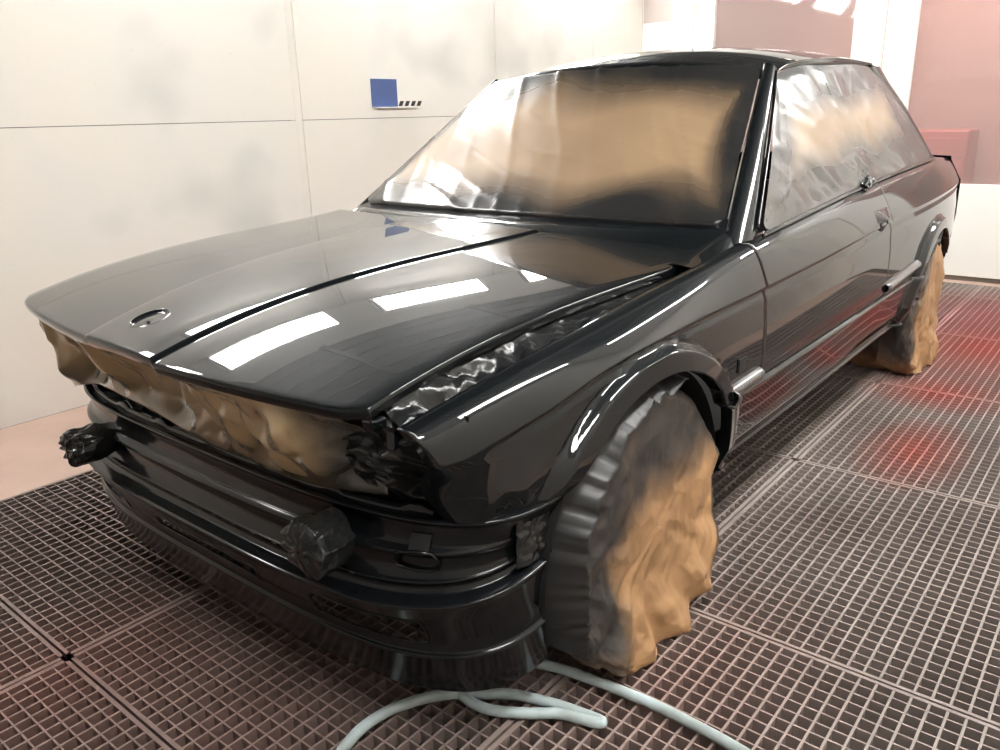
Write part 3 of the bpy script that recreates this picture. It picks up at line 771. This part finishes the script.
# ---- wrapped bumper mounts
def wrapped(c, ln, r, seed, label, neck=.6, squash=1.):
    """plastic gathered round a stub that points forward"""
    c = Vector(c); V = []; n, mm = 60, 120
    for i in range(n+1):
        t = i/n
        if t < .55: x = -ln*.5+ln*(t/.55)*.85; rr = lerp(neck, 1, sm(t/.35))
        else:
            q = (t-.55)/.45; x = ln*.35+ln*.15*math.sin(q*PI/2); rr = math.cos(q*PI/2)**.7
        for j in range(mm):
            ph = 2*PI*j/mm; d = Vector((x*9, math.cos(ph)*rr, math.sin(ph)*rr))
            f1 = 1-abs(noise.noise(d*1.5+Vector((seed, 0, 0))))*2.2
            f2 = 1-abs(noise.noise(d*3.6+Vector((0, seed, 0))))*2.2
            k = .10*(f1-.5)+.03*(f2-.5)+.06*folds(d, 2.6, seed)+.05*math.sin(ph*8+4*noise.noise(d*1.4))*sm((t-.35)/.3)*(1-sm((t-.93)/.07))
            V.append(c+Vector((x+ln*.35*k*(1 if t > .5 else .2), math.cos(ph)*r*(rr+k), math.sin(ph)*r*squash*(rr+k))))
    F = [(i*mm+j, i*mm+(j+1) % mm, (i+1)*mm+(j+1) % mm, (i+1)*mm+j) for i in range(n) for j in range(mm)]
    o = obj('wrapped_bumper_mount', V, F, BLACKFOIL, None)
    return tag(o, label, 'wrapped mount', None)
wrapped((.690, .474, .440), .09, .058, 2, 'bumper mount wrapped in black plastic on the near side of the front apron', .9)
wrapped((.685, -.430, .420), .14, .054, 9, 'bumper mount wrapped in black plastic on the far side of the front apron', .7, .85)
# ---- foil patch at the end of the apron
P = []
for i in range(25):
    x = lerp(.385, .475, i/24); row = []
    for j in range(25):
        z = lerp(.385, .492, j/24); x_ = x; zz = z
        y = min(ysurf(x, .60), front_y(x, .672, .775)+.004)+.010+.014*crumple2(Vector((x, 0, z)), 26, 3)
        y = max(y, .775)
        row.append(Vector((x_, y, zz)))
    P.append(row)
o = grid('foil_tape_patch', P, BLACKFOIL, None, flip=False, thick=.001)
tag(o, 'small crumpled dark foil patch on the wing just ahead of the front wheel arch', 'tape')
# ---- wheel wraps
def wheel_wrap(cx, y_in, y_out, R, seed, label, spray_f, foot, rimfoil=True, zc=.30):
    V, SP, F = [], [], []; na, nr = 300, 120
    prof = []     # (radius fraction, y) from hub outwards over the tread to inside
    for k in range(nr+1):
        t = k/nr
        if t < .62:
            q = t/.62; prof.append((q*.93, y_out-.010*q**3))
        elif t < .74:
            q = (t-.62)/.12*PI/2; prof.append((.93+.07*math.sin(q), y_out-.012-.045*(1-math.cos(q))))
        else:
            q = (t-.74)/.26; prof.append((1-.06*q, lerp(y_out-.057, y_in, q)))
    for k, (rf, y) in enumerate(prof):
        for a_ in range(na):
            a = 2*PI*a_/na; ca, sa = math.cos(a), math.sin(a)
            low = sm((-sa-.20)/.65)               # the paper bunches at the floor
            r = R*rf*(1+.03*low)
            p = Vector((cx+ca*r*(1+.05*low), y, zc+sa*r))
            q_ = Vector((p.x, p.z, y*2)); big = 1.1*folds(q_, 4.2, seed)+.62*folds(q_, 10, seed+2)+.16*folds(q_, 24, seed+4)
            amp = lerp(.026, .036, low)*(.35+.65*sm(rf*1.1))
            amp *= lerp(1, .35, sm((sa*rf-.25)/.5))
            # long vertical pleats near the floor
            pl = .010*low*sm(rf)*math.sin(a*13+5*noise.noise(p*5))
            n_y = 1 if rf < .93 else max(0, 1-(rf-.93)/.07*.7) if k/nr < .74 else .1
            p.y += (big*amp+pl)*n_y+foot*low*sm((rf-.3)/.6)*(1 if k/nr < .74 else .5)
            rr = big*amp*.5*(0 if rf < .6 else sm((rf-.6)/.3)); p.x += ca*rr; p.z += sa*rr
            if p.z < .006: 
                ex = .006-p.z; p.z = .006+.012*max(0, noise.noise(p*25)); p.y += ex*.15*(1 if k/nr < .74 else 0)
            V.append(p); SP.append(spray_f(p, ca*rf, sa*rf, k/nr))
    for k in range(nr):
        for a_ in range(na):
            b = (a_+1) % na; F.append((k*na+a_, k*na+b, (k+1)*na+b, (k+1)*na+a_))
    o = obj('wheel_masking_bag', V, F, KRAFT, None, spray=SP)
    return tag(o, label, 'masking paper')
def sp_front(p, u, v, t):
    n = noise.noise(p*4)*.22+noise.noise(p*14)*.08
    s_ = sm((v+.55*max(0, u-.15)*1.0+.15*u+n+.05)/.55)
    s_ = max(s_, sm((u-.35+n)/.35)*sm((v+1.0)/.5))
    if t > .60: s_ = max(s_, sm((v+.9)/.6)*.95)
    return max(.0, min(1, s_))
wb = wheel_wrap(.035, .58, .828, .318, 3, 'brown masking paper bag, black with overspray at its top, around the front wheel', sp_front, .055)
def sp_rear(p, u, v, t):
    n = noise.noise(p*5)*.2
    s_ = sm((u*.9+.35*v-.25+n)/.4)*sm((v+1.0)/.3)
    if t > .6 and u > .2: s_ = max(s_, sm((v+.55)/.4))
    return max(0, min(1, s_))
wheel_wrap(RX, .56, .835, .325, 11, 'brown masking paper bag around the rear wheel, dark on its front side', sp_rear, .03)
# torn silver-black film edge on the front wheel bag and in front of the rear one
def film_edge(cx, a0, a1, r0, r1, yo, seed, label, parent=None, zc=.30):
    P = []; n = 90
    for i in range(n+1):
        a = lerp(a0, a1, i/n); row = []; jag = .035*folds(Vector((a*1.3, seed, 0)), 4.0, seed)+.016*noise.noise(Vector((a*26, seed, 0)))+.010*folds(Vector((a*3, seed, 0)), 9, seed)
        for j in range(15):
            v = j/14; r = lerp(r0, lerp(r0-.01, r1+jag, sm(math.sin(PI*i/n)*4)), v); y = yo[0] if v < .01 else lerp(yo[0], yo[1], v**.7)
            q = Vector((cx+math.cos(a)*r, y, zc+math.sin(a)*r)); d = (.003*folds(q, 6, seed)+.003*folds(q, 34, seed+1)*sm((v-.4)/.5))*math.sin(PI*min(1, v+.3))
            q.y += d+.004; q.x += math.cos(a)*d*.6; q.z += math.sin(a)*d*.6
            row.append(q)
        P.append(row)
    o = grid('torn_masking_film', P, TORN, parent, flip=False, thick=.0008)
    return tag(o, label, 'masking film')
film_edge(.035, -.17*PI, .60*PI, .350, .305, (.74, .838), 5, 'dark grey film with a torn edge round the front side of the front wheel bag')
film_edge(RX, .06*PI, .55*PI, .352, .285, (.73, .842), 8, 'dark grey film with a torn edge on the front side of the rear wheel bag')
# small knob of taped fitting on the boot
P = []
o = boxes('taped_boot_fitting', [(-3.30, .44, .945, -3.22, .52, .958), (-3.28, .455, .958, -3.24, .475, .970), (-3.27, .49, .958, -3.25, .51, .966)], BLACK, None, bevel=.004)
tag(o, 'small black fitting on the boot lid behind the rear window', 'fitting')

# ================================================================== LOOSE THINGS
def px2floor(pts, z): return [(x, y, z) for x, y in pts]
tag(tube('air_hose', px2floor([(.86, .60), (.80, .548), (.731, .529), (.666, .513), (.601, .518), (.529, .548), (.47, .595), (.430, .650), (.395, .70), (.367, .784), (.353, .860), (.351, .888), (.362, .878), (.385, .807), (.424, .754), (.461, .69), (.468, .645), (.462, .60)], .0135), .0115, HOSEM, sub=10), 'pale blue-grey air hose looped on the grating below the front apron corner', 'hose')
tag(tube('air_hose', px2floor([(.296, .635), (.293, .654), (.268, .727), (.254, .823), (.244, .939), (.247, 1.053), (.256, 1.15), (.28, 1.3)], .0135), .0115, HOSEM, sub=10), 'pale blue-grey air hose running straight out beside the front wheel bag', 'hose')
hp_ = []
for k in range(3):
    for a_ in range(0, 12): hp_.append((-1.35-.06*k+.26*math.sin(2*PI*a_/12), YR-.03-.025*k, 1.0+.34*math.cos(2*PI*a_/12)-.03*k))
tag(tube('air_hose', hp_, .014, BLACK, seg=8, sub=4), 'black air hose coiled on a hook on the right-hand booth wall', 'hose')
o = boxes('blue_card', [(-1.985, YW, 1.253, -1.785, YW+.006, 1.405)], BLUE, bevel=.001); tag(o, 'square blue card fixed to the white wall', 'card')
br = empty('striped_wall_bracket', (-2.0, YW+.02, 1.25), 'small black and white striped bracket sticking out below the blue card', 'bracket')
boxes('bracket_arm', [(-2.13, YW+.001, 1.246, -1.80, YW+.035, 1.252)], WHITE, br, bevel=.001)
for k, x in enumerate((-1.96, -2.01, -2.06, -2.11)):
    obj('black_stripe', [(x, YW+.036, 1.256), (x-.028, YW+.036, 1.256), (x-.045, YW+.036, 1.284), (x-.017, YW+.036, 1.284)], [(0, 1, 2, 3)], BLACK, br, smooth=False, thick=.003, off=0)
# things in the workshop beyond the glass
RED.node_tree.nodes['Principled BSDF'].inputs[0].default_value = (.35, .09, .08, 1)
t = empty('tool_cabinet', (X2+.3, -.3, 0), 'red tool cabinet in the workshop seen through the door window', 'cabinet')
boxes('cabinet_body', [(X2+.05, -.7, .08, X2+.55, .1, .95)], RED, t, bevel=.02); boxes('drawer', [(X2+.55, -.68, .1+k*.2, X2+.57, .08, .28+k*.2) for k in range(4)], RED, t, bevel=.006)
t = boxes('shelf_rack', [(X2+.1, .9, z, X2+.6, 3.4, z+.05) for z in (.5, .95, 1.5, 2.1)]+[(X2+.1, y, 0, X2+.15, y+.05, 2.3) for y in (.9, 2.1, 3.35)]+[(X2+.55, y, 0, X2+.6, y+.05, 2.3) for y in (.9, 2.1, 3.35)], ORG)
tag(t, 'orange shelf rack in the workshop seen through the right door window', 'shelf rack')
